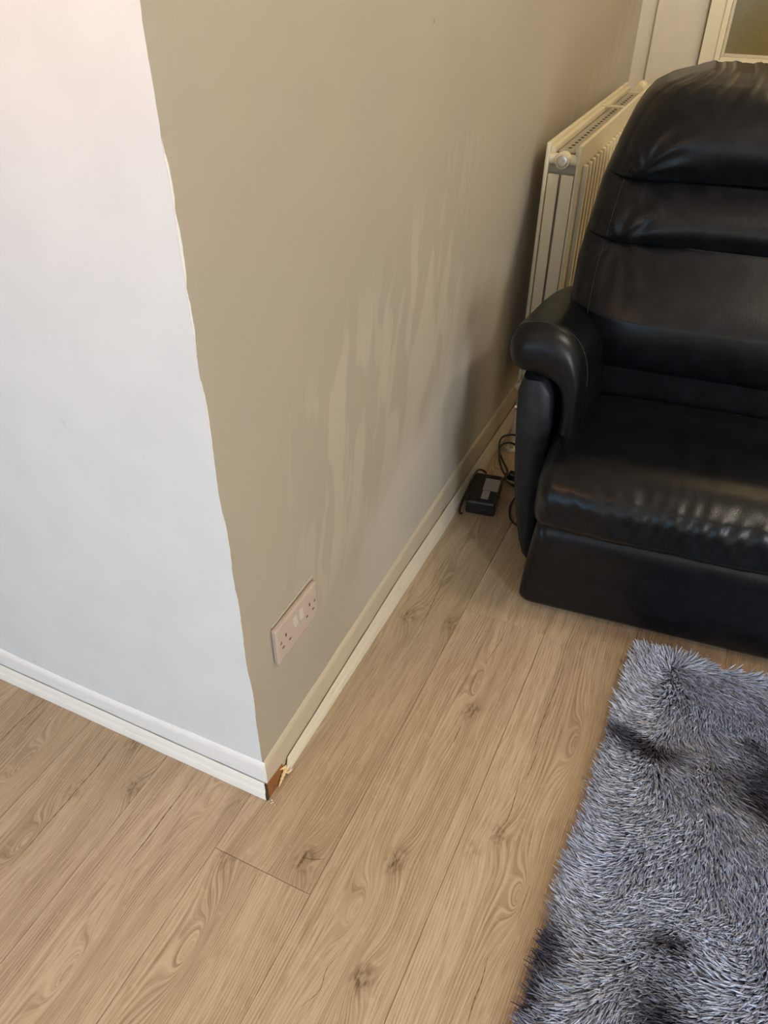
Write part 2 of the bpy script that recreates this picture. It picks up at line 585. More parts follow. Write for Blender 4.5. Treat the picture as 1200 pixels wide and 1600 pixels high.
for c in range(-13, 15):
    x0 = S0 + c * W
    if x0 + W < ROOM_X0 or x0 > ROOM_X1: continue
    j = joint0.get(c, (c * 0.437) % PLEN)
    for i in range(-5, 4):
        ya, yb = j + i * PLEN, j + (i + 1) * PLEN
        ya, yb = max(ya, ROOM_Y0 - 0.05), min(yb, ROOM_Y1 + 0.05)
        if yb - ya < 0.02: continue
        if c <= -1 and ya > 0.02: continue
        cx, cy = x0 + W / 2, (ya + yb) / 2
        g = 0.0003
        b = (x0 + g - cx, x0 + W - g - cx, ya + g - cy, yb - g - cy, -0.008, 0.0)
        v, f = box_vf(*b)
        be = 0.0009
        # chamfered top edge
        v = v[:4] + [(vx, vy, -be) for vx, vy, vz in v[4:]] + [(vx - math.copysign(be, vx), vy - math.copysign(be, vy), 0.0) for vx, vy, vz in v[4:]]
        f = [(0, 3, 2, 1), (0, 1, 5, 4), (1, 2, 6, 5), (2, 3, 7, 6), (3, 0, 4, 7),
             (4, 5, 9, 8), (5, 6, 10, 9), (6, 7, 11, 10), (7, 4, 8, 11), (8, 9, 10, 11)]
        o = mk('plank', v, f, M['floor'], None, local=True)
        o.location = (cx, cy, 0)
        o.parent = floor
        sp = special.get((c, i))
        r2 = random.Random(c * 31 + i * 7)
        if sp:
            ks, ars, tone, seed = sp['k'], sp['a'], sp['tone'], sp['seed']
        else:
            ks = [(cx + r2.uniform(-0.08, 0.08), r2.uniform(ya, yb), r2.uniform(0.0, 0.6)) for _ in range(3)]
            ars = [(cx + r2.uniform(-0.06, 0.06), r2.uniform(ya, yb), r2.uniform(0.1, 0.22)) for _ in range(2)]
            tone, seed = r2.random(), r2.uniform(0, 20)
        for nm, kk in zip(('knot_a', 'knot_b', 'knot_c'), ks):
            o[nm] = [kk[0] - cx, kk[1] - cy, kk[2]]
        for nm, kk in zip(('arch_a', 'arch_b'), ars):
            o[nm] = [kk[0] - cx, kk[1] - cy, kk[2]]
        o['tone'], o['seed'] = float(tone), float(seed)
        plank_objs[(c, i)] = (o, cx, cy, ya, yb)

# cracks in the oak decor: narrow tapering slits lying on the planks
CR = {
    'a': ([(0.4494, 0.5907), (0.4486, 0.5252), (0.4467, 0.4411), (0.4465, 0.3814), (0.4485, 0.3502), (0.4483, 0.3085)], 1.5),
    'b': ([(0.4592, 0.3517), (0.4574, 0.2826), (0.4533, 0.2513)], 1.3),
    'c': ([(0.4448, 0.244), (0.4476, 0.2012), (0.4491, 0.1716), (0.4472, 0.1455), (0.4392, 0.1229)], 1.4),
    'd': ([(0.5005, 0.1634), (0.5009, 0.128), (0.5045, 0.0953)], 0.9),
    'e': ([(0.5246, 0.0649), (0.5246, 0.0329), (0.5236, 0.0015), (0.5246, -0.028)], 0.9),
    'f': ([(0.4961, -0.1009), (0.4988, -0.1406), (0.497, -0.1726), (0.4996, -0.2063)], 1.5),
    'g': ([(0.2896, 0.6442), (0.29, 0.593), (0.285, 0.5455), (0.2803, 0.504)], 1.3),
    'h': ([(0.27, 0.4842), (0.2735, 0.4441), (0.2737, 0.4139)], 1.2),
    'i': ([(0.29, 0.3256), (0.2905, 0.2931), (0.2913, 0.2722)], 1.6),
    'j': ([(0.0846, 0.7333), (0.0905, 0.6694), (0.0933, 0.6195), (0.1016, 0.5502)], 1.5),
    'k': ([(0.0777, 0.9575), (0.0737, 0.8809), (0.0739, 0.8214), (0.0799, 0.7587)], 1.1),
    'l': ([(-0.1561, -0.015), (-0.1552, -0.0592), (-0.1562, -0.115), (-0.1556, -0.1586), (-0.1571, -0.2069), (-0.1571, -0.2444)], 1.5),
    'm': ([(-0.3528, -0.016), (-0.3526, -0.0538), (-0.3495, -0.0996), (-0.3501, -0.1452), (-0.3486, -0.191), (-0.3492, -0.2329), (-0.3481, -0.2779), (-0.3497, -0.3276)], 1.5),
    'n': ([(-0.573, -0.015), (-0.5763, -0.0571), (-0.5782, -0.1006), (-0.5752, -0.1384)], 1.4),
    'o': ([(-0.5536, -0.0331), (-0.551, -0.0638), (-0.5485, -0.0901)], 1.2),
    'p': ([(0.4815, 0.7188), (0.4787, 0.6711), (0.4753, 0.6402)], 1.0),
    'r': ([(0.1283, -0.0827), (0.1484, -0.0773), (0.1671, -0.0671)], 1.3),
    's': ([(0.2735, -0.0004), (0.2887, -0.0136), (0.2899, -0.033)], 1.4),
    'q': ([(0.2480, -0.300), (0.2646, -0.2648), (0.2598, -0.2322), (0.2664, -0.2038)], 1.0),
    't': ([(0.5098, 0.6973), (0.5180, 0.6985), (0.5252, 0.6977)], 0.8),
}
for key, (pts, wd) in CR.items():
    P = catmull([(x, y, 0) for x, y in pts], 6)
    V, Fc = [], []
    for i, p in enumerate(P):
        t = i / (len(P) - 1)
        hw = wd * 0.001 * (0.25 + 0.75 * math.sin(PI * min(1, max(0, t))) ** 0.7) * (0.75 + 0.3 * math.sin(i * 2.3 + wd * 5)) * 0.62
        tg = (P[min(i + 1, len(P) - 1)] - P[max(i - 1, 0)]).normalized()
        nn = Vector((-tg.y, tg.x, 0))
        V += [tuple(p + nn * hw + Vector((0, 0, 0.00025))), tuple(p - nn * hw + Vector((0, 0, 0.00025)))]
    for i in range(len(P) - 1):
        Fc.append((2 * i, 2 * i + 1, 2 * i + 3, 2 * i + 2))
    mx, my = pts[len(pts) // 2]
    for (c, i), (o, cx, cy, ya, yb) in plank_objs.items():
        if S0 + c * W <= mx < S0 + (c + 1) * W and ya <= my < yb:
            V = [(a - cx, b - cy, z) for a, b, z in V]
            mk('grain_crack', V, Fc, M['crack'], o, local=True)
            break

# ------------------------------------------------------------------ walls
NZ = 240


def corner_xy(z):
    n = 0.0009 * smooth1(np.asarray(z) * 23.0, 0.7) + 0.0007 * smooth1(np.asarray(z) * 71.0, 2.0) + 0.0012 * smooth1(np.asarray(z) * 3.1, 1.1)
    return n


zs = np.linspace(0, ROOM_H, NZ + 1)
cxn = corner_xy(zs)


def strip_wall(name, cols, mat):
    """cols: vertical columns of points, in order round the wall section"""
    n, k = len(zs), len(cols)
    V = [p for c in cols for p in c]
    Fc = []
    for c in range(k):
        c2 = (c + 1) % k
        for i in range(n - 1):
            Fc.append((c * n + i, c * n + i + 1, c2 * n + i + 1, c2 * n + i))
    Fc.append(tuple(c * n for c in range(k)))
    Fc.append(tuple(c * n + n - 1 for c in range(k)))
    return mk(name, V, Fc, mat)


wall_left = strip_wall('wall_left', [[(ROOM_X0, 0, z) for z in zs], [(-0.02, 0, z) for z in zs], [(e, 0, z) for e, z in zip(cxn, zs)],
                                     [(-0.1, 0.1, z) for z in zs], [(ROOM_X0, 0.1, z) for z in zs]], M['white'])
tag(wall_left, 'white painted wall with scuffs and a ragged outer corner', kind='structure')
wall_side = strip_wall('wall_side', [[(0, ROOM_Y1, z) for z in zs], [(0, 0.02, z) for z in zs], [(e, 0.0, z) for e, z in zip(cxn, zs)],
                                     [(-0.1, 0.1, z) for z in zs], [(-0.1, ROOM_Y1, z) for z in zs]], M['beige'])
tag(wall_side, 'cream painted wall with paler damp streaks, radiator and socket', kind='structure')
# torn lining paper along the corner
for zc, ln, off, wdt in ((1.155, 0.085, 0.0022, 0.0035), (1.085, 0.10, 0.0035, 0.004), (1.0, 0.09, 0.002, 0.003), (0.86, 0.12, 0.0018, 0.0025), (0.66, 0.10, 0.0018, 0.0022), (0.5, 0.12, 0.0016, 0.002), (0.3, 0.10, 0.0016, 0.002)):
    V, Fc = [], []
    n = 24
    for i in range(n + 1):
        t = i / n
        z = zc + (t - 0.5) * ln
        e = float(corner_xy(z))
        bow = math.sin(PI * t)
        jag = 0.0006 * float(smooth1(np.array(z * 190.0), zc * 9))
        V.append((e - 0.0002, 0.0002, z))
        V.append((e + 0.0004 + off * bow * 0.7 + jag * 0.4, -0.0006 * bow + 0.0006 + wdt * bow * 0.55, z))
        V.append((e + off * bow * 0.45 - 0.0002, 0.001 + (wdt + jag) * bow, z))
    for i in range(n):
        Fc += [(3 * i, 3 * i + 1, 3 * i + 4, 3 * i + 3), (3 * i + 1, 3 * i + 2, 3 * i + 5, 3 * i + 4), (3 * i + 2, 3 * i, 3 * i + 3, 3 * i + 5)]
    mk('torn_paper', V, Fc, M['paper'], wall_side)

wall_far = box('wall_far', (-0.1, ROOM_X1 + 0.1, ROOM_Y1, ROOM_Y1 + 0.1, 0, ROOM_H), M['plain'])
tag(wall_far, 'warm lit far wall behind the sofa', kind='structure')
tag(box('wall_far_left', (ROOM_X0 - 0.1, ROOM_X0, ROOM_Y0, 0.1, 0, ROOM_H), M['plain']), 'plain side wall outside the picture', kind='structure')
tag(box('ceiling', (ROOM_X0 - 0.1, ROOM_X1 + 0.1, ROOM_Y0 - 0.1, ROOM_Y1 + 0.1, ROOM_H, ROOM_H + 0.1), M['ceiling']), 'plain white ceiling', kind='structure')


def wall_with_opening(name, axis, at, thick, a0, a1, o0, o1, z0, z1, label):
    """solid wall in a plane with one rectangular opening; built as one mesh of four blocks"""
    V, Fc = [], []
    for (p, q, r, s) in ((a0, o0, 0, ROOM_H), (o1, a1, 0, ROOM_H), (o0, o1, 0, z0), (o0, o1, z1, ROOM_H)):
        b = (p, q, at, at + thick, r, s) if axis == 'y' else (at, at + thick, p, q, r, s)
        v, f = box_vf(*b)
        Fc += [tuple(i + len(V) for i in ff) for ff in f]
        V += v
    tag(mk(name, V, Fc, M['plain']), label, kind='structure')


wall_with_opening('wall_back', 'y', ROOM_Y0 - 0.1, 0.1, ROOM_X0 - 0.1, ROOM_X1 + 0.1, -1.6, 0.4, 0.1, 1.4, 'plain wall with a window, behind the photographer')
wall_with_opening('wall_right', 'x', ROOM_X1, 0.1, ROOM_Y0, ROOM_Y1, -2.27, -1.63, 0.60, 2.10, 'plain wall with a narrow window, outside the picture')


def window(name, axis, at, a0, a1, z0, z1, label):
    w = empty(name, ((a0 + a1) / 2, at, z0) if axis == 'y' else (at, (a0 + a1) / 2, z0))
    tag(w, label, kind='structure')
    for (p, q, r, s) in ((a0, a0 + 0.05, z0, z1), (a1 - 0.05, a1, z0, z1), (a0 + 0.05, a1 - 0.05, z0, z0 + 0.05), (a0 + 0.05, a1 - 0.05, z1 - 0.05, z1)):
        b = (p, q, at - 0.02, at + 0.02, r, s) if axis == 'y' else (at - 0.02, at + 0.02, p, q, r, s)
        box('window_frame', b, M['upvc'], w)


window('window_1', 'y', ROOM_Y0 - 0.07, -1.6, 0.4, 0.1, 1.4, 'white framed window behind the photographer')
window('window_2', 'x', ROOM_X1 + 0.07, -2.27, -1.63, 0.60, 2.10, 'white framed side window outside the picture')


# skirting and beading -------------------------------------------------
def run(name, along, a0, a1, prof, mat, parent=None, n=70, wob=0.0006, seed=0.0, end_cut=None):
    """profile points (p, z) or functions of the position; p is how far it stands off the wall"""
    V, Fc = [], []
    k = len(prof(a0))
    for i in range(n + 1):
        a = a0 + (a1 - a0) * i / n
        nz = float(smooth1(np.array(a * 37.0), seed)) * wob
        nz2 = float(smooth1(np.array(a * 9.0), seed + 3)) * wob * 1.5
        for jx, (p, z) in enumerate(prof(a)):
            aa = a
            if end_cut and i == 0: aa = a + end_cut(p, z)
            zz = z + (nz + nz2 if z > 0.012 else 0)
            pp = p + (nz * 0.5 if p > 0.002 else 0)
            V.append((aa, -pp, zz) if along == 'x' else (pp, aa, zz))
    for i in range(n):
        for jx in range(k):
            j2 = (jx + 1) % k
            Fc.append((i * k + jx, i * k + j2, (i + 1) * k + j2, (i + 1) * k + jx))
    Fc.append(tuple(range(k)))
    Fc.append(tuple(range(n * k, (n + 1) * k)))
    return mk(name, V, Fc, mat, parent, smooth=True, auto=0.5)


def skirt_prof(h, th=0.0058):
    return lambda a: [(0.0, 0.0005), (th, 0.0005), (th, h(a) - 0.014), (th * 0.93, h(a) - 0.009), (th * 0.62, h(a) - 0.003), (th * 0.3, h(a)), (0.0, h(a) + 0.002)]


def bead_prof(h, th=0.0132, base=0.0086):
    return lambda a: [(base, 0.0004), (th, 0.0004), (th, h(a) * 0.42), (th - 0.0008, h(a) * 0.47), (th - 0.0018, h(a) * 0.52), (th - 0.0018, h(a) * 0.70),
                      (th - 0.0028, h(a) * 0.86), (th - 0.0045, h(a) * 0.97), (base, h(a))]


hw = lambda x: 0.107 + 0.012 * max(0, (-x - 0.45)) - 0.012 * max(0, min(1, (-x) / 0.35)) + 0.02 * max(0, -x - 0.5)
hb = lambda y: 0.104 + 0.045 * y if y < 1.0 else 0.149
base_l = run('baseboard_left', 'x', -0.0005 - 2.59, 0.0056, skirt_prof(hw), M['skirt_w'], seed=1.0, n=160)
tag(base_l, 'white skirting board along the white wall', kind='structure')
base_s = run('baseboard_side', 'y', 0.0005, ROOM_Y1 - 0.002, skirt_prof(hb), M['skirt_b'], seed=2.0, n=160)
tag(base_s, 'cream skirting board along the cream wall', kind='structure')
gw = lambda x: 0.0525
gb = lambda y: 0.036 + 0.060 * min(y, 0.62)
trim_w = run('trim_1', 'x', -2.59, 0.0045, bead_prof(gw), M['bead_w'], seed=4.0, n=160)
tag(trim_w, 'white floor beading under the white wall with a broken end', kind='structure')
trim_b = run('trim_2', 'y', 0.055, ROOM_Y1 - 0.002, bead_prof(gb), M['bead_b'], seed=6.0, n=160, wob=0.0008,
             end_cut=lambda p, z: 0.012 * abs((z - 0.018) / 0.02) ** 1.5 + (0.006 if p < 0.008 else 0))
tag(trim_b, 'cream floor beading snapped off short of the corner', kind='structure')

# broken corner --------------------------------------------------------
mk('bare_wood', [(0.0060, -0.0055, 0.0006), (0.0082, -0.0052, 0.0006), (0.0086, 0.052, 0.0006), (0.0060, 0.052, 0.0006),
                 (0.0060, -0.0055, 0.047), (0.0074, -0.0050, 0.046), (0.0072, 0.050, 0.038), (0.0060, 0.052, 0.039)],
   box_vf(0, 1, 0, 1, 0, 1)[1], M['raw'], base_s)
# splintered dark end of the white beading
jagz = [0.0006, 0.008, 0.013, 0.019, 0.026, 0.033, 0.039, 0.046, 0.0515]
jagx = [0.0085, 0.0072, 0.0088, 0.0066, 0.0078, 0.0068, 0.0076, 0.0066, 0.0062]
V = []
for z, x in zip(jagz, jagx):
    V += [(0.0040, -0.0122 if z < 0.024 else -0.0100, z), (x, -0.0120 if z < 0.024 else -0.0098, z), (x + 0.0004, -0.0064, z), (0.0040, -0.0064, z)]
Fc = []
for i in range(len(jagz) - 1):
    for k in range(4):
        Fc.append((4 * i + k, 4 * i + (k + 1) % 4, 4 * i + 4 + (k + 1) % 4, 4 * i + 4 + k))
Fc += [(0, 1, 2, 3), tuple(range(4 * len(jagz) - 4, 4 * len(jagz)))]
mk('broken_end', V, Fc, M['darkwood'], trim_w)


def splinter(pts, r, mat):
    """flat tapering sliver through the points"""
    P = catmull(pts, 6)
    V, Fc = [], []
    for i, p in enumerate(P):
        t = i / (len(P) - 1)
        tg = (P[min(i + 1, len(P) - 1)] - P[max(i - 1, 0)]).normalized()
        side = tg.cross(Vector((1, 0, 0.2))).normalized()
        nr = tg.cross(side)
        ww = r * (1 - t) ** 0.6 * (0.85 + 0.25 * math.sin(i * 1.9)) + 0.0004
        for a, b in ((1, 0.25), (1, -0.25), (-1, -0.25), (-1, 0.25)):
            V.append(tuple(p + side * ww * a + nr * ww * b))
    for i in range(len(P) - 1):
        for k in range(4):
            Fc.append((4 * i + k, 4 * i + (k + 1) % 4, 4 * i + 4 + (k + 1) % 4, 4 * i + 4 + k))
    Fc += [(0, 1, 2, 3), tuple(range(len(V) - 4, len(V)))]
    mk('splinter', V, Fc, mat, trim_b)


splinter([(0.0105, 0.060, 0.020), (0.0120, 0.046, 0.017), (0.0125, 0.034, 0.010), (0.0130, 0.022, 0.003)], 0.0070, M['pine'])
splinter([(0.0110, 0.058, 0.014), (0.0150, 0.054, 0.011), (0.0190, 0.060, 0.012), (0.0220, 0.064, 0.014)], 0.0042, M['pine'])
splinter([(0.0110, 0.060, 0.022), (0.0090, 0.052, 0.026), (0.0080, 0.046, 0.030), (0.0078, 0.040, 0.033)], 0.0030, M['pine'])
for i, (x, y) in enumerate(((0.012, -0.012), (0.017, -0.014), (0.015, -0.008), (0.026, -0.015), (0.019, -0.011))):
    s = 0.0011 + 0.0004 * (i % 3)
    tag(mk('paint_flake', *rounded_box((x - s, x + s, y - s * 0.8, y + s * 0.8, 0.0002, 0.0002 + s), s * 0.35, (3, 3, 3)), M['paper']),
        'tiny white paint flake lying on the floor under the broken corner', 'paint flake', 'flakes of paint by the broken corner')

# ------------------------------------------------------------------ double socket
SY, SZ, SW, SH = 0.0743, 0.3978, 0.146, 0.086
sock = empty('double_socket', (0.0, SY + SW / 2, SZ - SH))
tag(sock, 'pinkish double socket with two switches low on the cream wall', 'socket')
# pattress standing off the wall + face plate
v, f = rounded_box((0.0005, 0.0115, SY, SY + SW, SZ - SH, SZ), (0.0022, 0.0035, 0.0035), (6, 24, 16))
mk('face_plate', v, f, M['socket'], sock, smooth=True)


def on_plate(a, b):
    return SY + a * SW, SZ - b * SH


for a in (0.21, 0.79):
    for (da, b, w, h) in ((0, 0.40, 0.0040, 0.0080), (-0.078, 0.645, 0.0070, 0.0036), (0.078, 0.645, 0.0070, 0.0036)):
        y, z = on_plate(a + da, b)
        box('pin_slot', (0.0105, 0.01165, y - w / 2, y + w / 2, z - h / 2, z + h / 2), M['slot'], sock)
for a in (0.087, 0.913):
    y, z = on_plate(a, 0.46)
    lathe('screw', [(0, 0.0034), (0.0007, 0.0034), (0.0012, 0.0026)], (1, 0, 0), (0.0112, y, z), M['chrome'], sock, 14)
    box('screw_slot', (0.0122, 0.01255, y - 0.0026, y + 0.0026, z - 0.0005, z + 0.0005), M['slot'], sock)
for a in (0.43, 0.575):
    y, z = on_plate(a, 0.34)
    v = [(0.0112, y - 0.0065, z - 0.0105), (0.0112, y + 0.0065, z - 0.0105), (0.0112, y + 0.0065, z + 0.0105), (0.0112, y - 0.0065, z + 0.0105),
         (0.0150, y - 0.0060, z - 0.0100), (0.0150, y + 0.0060, z - 0.0100), (0.0122, y + 0.0060, z + 0.0100), (0.0122, y - 0.0060, z + 0.0100)]
    bevel(mk('switch_rocker', v, [(0, 3, 2, 1), (4, 5, 6, 7), (0, 1, 5, 4), (1, 2, 6, 5), (2, 3, 7, 6), (3, 0, 4, 7)], M['rocker'], sock), 0.0006)
# ragged paint line over the plate
V = []
for i in range(31):
    t = i / 30
    y = SY + 0.004 + t * (SW - 0.001)
    zt = SZ + 0.0015 + 0.004 * t + 0.0008 * float(smooth1(np.array(t * 30.0), 1.0))
    V += [(0.0004, y, zt - 0.001), (0.0020, y, zt + 0.0006), (0.0004, y, zt + 0.0040)]
Fc = []
for i in range(30):
    for k in range(3):
        Fc.append((3 * i + k, 3 * i + (k + 1) % 3, 3 * i + 3 + (k + 1) % 3, 3 * i + 3 + k))
mk('paint_ridge', V, Fc, M['beige'], sock)

# ------------------------------------------------------------------ radiator
RX0, RX1, RY0, RY1, RZ0, RZ1 = 0.040, 0.133, 1.437, 2.46, 0.215, 0.922
rad = empty('radiator', (0.0865, (RY0 + RY1) / 2, 0.0))
tag(rad, 'cream double panel radiator with an open top beside the sofa', 'radiator')
bp_ = box('back_panel', (RX0, RX0 + 0.010, RY0, RY1, RZ0, RZ1), M['rad'], rad, 0.003)
fp_ = box('front_panel', (RX1 - 0.010, RX1, RY0, RY1, RZ0, RZ1), M['rad'], rad, 0.003)
# pressed vertical water channels on the front panel
yy = RY0 + 0.052
rib_mesh = None
while yy < RY1 - 0.03:
    if rib_mesh is None:
        v, f = rounded_box((-0.002, 0.0125, -0.0105, 0.0105, 0, RZ1 - RZ0 - 0.105), (0.005, 0.005, 0.010), (4, 6, 12))
        o = mk('rib', v, f, M['rad'], None, smooth=True, local=True)
        rib_mesh = o.data
    else:
        o = bpy.data.objects.new('rib', rib_mesh)
        COL.objects.link(o)
    o.parent = fp_
    o.location = Vector((RX1, yy, RZ0 + 0.05)) - Vector(rad.location)
    yy += 0.043
# shadowed groove plates between the ribs are the panel itself; top rails
for nm, xa, xb in (('top_rail', RX0 + 0.010, RX0 + 0.022), ('top_rail', RX1 - 0.018, RX1 - 0.010)):
    box(nm, (xa, xb, RY0 + 0.012, RY1 - 0.012, RZ1 - 0.028, RZ1 - 0.010), M['rad'], rad, 0.002)
# convector: corrugated steel sheet between the panels
V, Fc = [], []
ny = 160
for i in range(ny + 1):
    y = RY0 + 0.03 + (RY1 - RY0 - 0.06) * i / ny
    xw = 0.5 + 0.5 * math.sin(i * PI / 2)
    xx = RX0 + 0.024 + (0.040) * (1 if (i // 2) % 2 == 0 else 0)
    V += [(xx, y, RZ0 + 0.06), (xx, y, RZ1 - 0.046)]
for i in range(ny):
    Fc.append((2 * i, 2 * i + 2, 2 * i + 3, 2 * i + 1))
mk('convector_fins', V, Fc, M['fin'], rad)
box('convector_top', (RX0 + 0.026, RX1 - 0.022, RY0 + 0.03, RY1 - 0.05, RZ1 - 0.027, RZ1 - 0.024), M['fin'], rad)
yy = RY0 + 0.075
hm = None
while yy < RY1 - 0.08:
    if hm is None:
        v, f = box_vf(-0.004, 0.004, -0.006, 0.006, 0, 0.0012)
        o = mk('vent_hole', v, f, M['hole'], None, local=True)
        hm = o.data
    else:
        o = bpy.data.objects.new('vent_hole', hm)
        COL.objects.link(o)
    o.parent = rad
    o.location = Vector((RX0 + 0.046, yy, RZ1 - 0.0245)) - Vector(rad.location)
    yy += 0.0335
for yb in (RY0 + 0.60,):
    box('strap', (RX0 + 0.008, RX1 - 0.008, yb, yb + 0.012, RZ1 - 0.012, RZ1 - 0.006), M['rad'], rad, 0.0015)
# end trims: two tall strips with a dark slot between, and fittings
box('end_strip', (RX0 + 0.012, 0.0815, RY0 + 0.004, RY0 + 0.010, RZ0 + 0.02, RZ1 - 0.075), M['rad'], rad, 0.0015)
box('end_strip', (0.0875, RX1 - 0.012, RY0 + 0.004, RY0 + 0.010, RZ0 + 0.02, RZ1 - 0.075), M['rad'], rad, 0.0015)
box('slot_shadow_plate', (RX0 + 0.010, RX1 - 0.010, RY0 + 0.022, RY0 + 0.026, RZ0 + 0.02, RZ1 - 0.05), M['fin'], rad)
zc = RZ1 - 0.040
for ye, sgn in ((RY0 + 0.018, -1), (RY1 - 0.018, 1)):
    lathe('connector_tube', [(0, 0.0135), (RX1 - RX0 - 0.014, 0.0135)], (1, 0, 0), (RX0 + 0.007, ye, zc), M['rad'], rad, 20)
    cp = lathe('connector_boss', [(0, 0.021), (0.012, 0.021), (0.020, 0.0195), (0.022, 0.0165)], (0, sgn, 0), (0.0865, ye, zc), M['rad'], rad, 28)
    if sgn < 0:
        lathe('blank_plug', [(0, 0.0145), (0.003, 0.0145), (0.004, 0.012), (0.0035, 0.006)], (0, -1, 0), (0.0865, ye - 0.022, zc), M['chrome'], rad, 24)
for zz in (RZ0 + 0.045,):
    lathe('connector_tube', [(0, 0.0135), (RX1 - RX0 - 0.014, 0.0135)], (1, 0, 0), (RX0 + 0.007, RY0 + 0.018, zz), M['rad'], rad, 20)
# far end bleed fitting seen over the sofa back
lathe('valve_body', [(0, 0.017), (0.040, 0.017), (0.045, 0.022), (0.075, 0.022), (0.080, 0.017)], (0, 1, 0), (0.0865, RY1 - 0.005, RZ1 - 0.022), M['rad'], rad, 24)
# valve, tail pipe and wall bracket at the near lower corner
lathe('lower_valve', [(0, 0.010), (0.018, 0.010), (0.022, 0.0155), (0.046, 0.0155), (0.05, 0.011)], (0, -1, 0), (0.060, RY0 + 0.01, RZ0 + 0.02), M['rad'], rad, 20)
tube('tail_pipe', [(0.060, RY0 - 0.024, RZ0 + 0.018), (0.058, RY0 - 0.028, 0.12), (0.056, RY0 - 0.028, 0.06), (0.055, RY0 - 0.028, 0.001)], 0.0078, M['rad'], rad, 12)
lathe('floor_collar', [(0, 0.019), (0.004, 0.018), (0.007, 0.010)], (0, 0, 1), (0.055, RY0 - 0.028, 0.0003), M['rad'], rad, 20)
box('wall_bracket', (0.0, RX0 + 0.004, RY0 + 0.16, RY0 + 0.19, RZ0 + 0.05, RZ1 - 0.08), M['rad'], rad)
box('wall_bracket', (0.0, RX0 + 0.004, RY1 - 0.19, RY1 - 0.16, RZ0 + 0.05, RZ1 - 0.08), M['rad'], rad)

# ------------------------------------------------------------------ far wall joinery
tag(box('trim_3', (0.058, 0.236, ROOM_Y1 - 0.014, ROOM_Y1, 0, 2.10), M['plain'], bev=0.003), 'cream boarded panel between the corner and the glazed door', kind='structure')
door = empty('door_1', (0.62, ROOM_Y1 - 0.02, 0))
tag(door, 'cream glazed door with olive obscured glass behind the sofa', kind='structure')
DY0, DY1 = ROOM_Y1 - 0.036, ROOM_Y1 - 0.001
GX0, GX1, GZ0, GZ1 = 0.312, 0.93, 0.985, 1.92
box('stile', (0.241, GX0 - 0.001, DY0, DY1, 0.005, 2.03), M['door'], door, 0.0015)
box('stile', (GX1 + 0.001, 1.0, DY0, DY1, 0.005, 2.03), M['door'], door, 0.0015)
box('rail', (GX0, GX1, DY0, DY1, 0.76, GZ0), M['door'], door, 0.0015)
box('rail', (GX0, GX1, DY0, DY1, GZ1, 2.03), M['door'], door, 0.0015)
box('rail', (GX0, GX1, DY0, DY1, 0.005, 0.22), M['door'], door, 0.0015)
box('lower_panel', (GX0, GX1, DY0 + 0.014, DY1 - 0.005, 0.22, 0.76), M['door'], door)
box('pane', (GX0, GX1, DY0 + 0.012, DY0 + 0.017, GZ0, GZ1), M['glass'], door)
for b in ((GX0, GX0 + 0.011, DY0 + 0.002, DY0 + 0.012, GZ0, GZ1), (GX1 - 0.011, GX1, DY0 + 0.002, DY0 + 0.012, GZ0, GZ1),
          (GX0 + 0.011, GX1 - 0.011, DY0 + 0.002, DY0 + 0.012, GZ0, GZ0 + 0.011), (GX0 + 0.011, GX1 - 0.011, DY0 + 0.002, DY0 + 0.012, GZ1 - 0.011, GZ1)):
    box('glazing_bead', b, M['bead_b'], door, 0.002)
box('bolection', (GX0 - 0.020, GX1 + 0.02, DY0 - 0.004, DY0, GZ0 - 0.020, GZ0 - 0.012), M['door'], door, 0.0015)
box('bolection', (GX0 - 0.020, GX0 - 0.012, DY0 - 0.004, DY0, GZ0 - 0.012, GZ1), M['door'], door, 0.0015)

# ------------------------------------------------------------------ sofa
AL = math.radians(5.5)
sofa = empty('recliner_sofa', (0.29, 0.71, 0.0), AL)
tag(sofa, 'black leather recliner sofa with padded arms and a ribbed back', 'sofa')
SWD = 0.64


def gauss(x, c, s):
    return np.exp(-((x - c) / s) ** 2)


def left_inset(z):
    """how far the back's side edge pulls in towards the top"""
    zt = np.array([0.40, 0.60, 0.735, 0.79, 0.90, 1.00, 1.045, 1.076, 1.10, 1.116, 1.128, 1.145])
    ut = np.array([-0.02, -0.028, -0.030, -0.024, -0.010, 0.014, 0.028, 0.043, 0.060, 0.082, 0.115, 0.150]) + 0.03
    return np.interp(z, zt, ut)


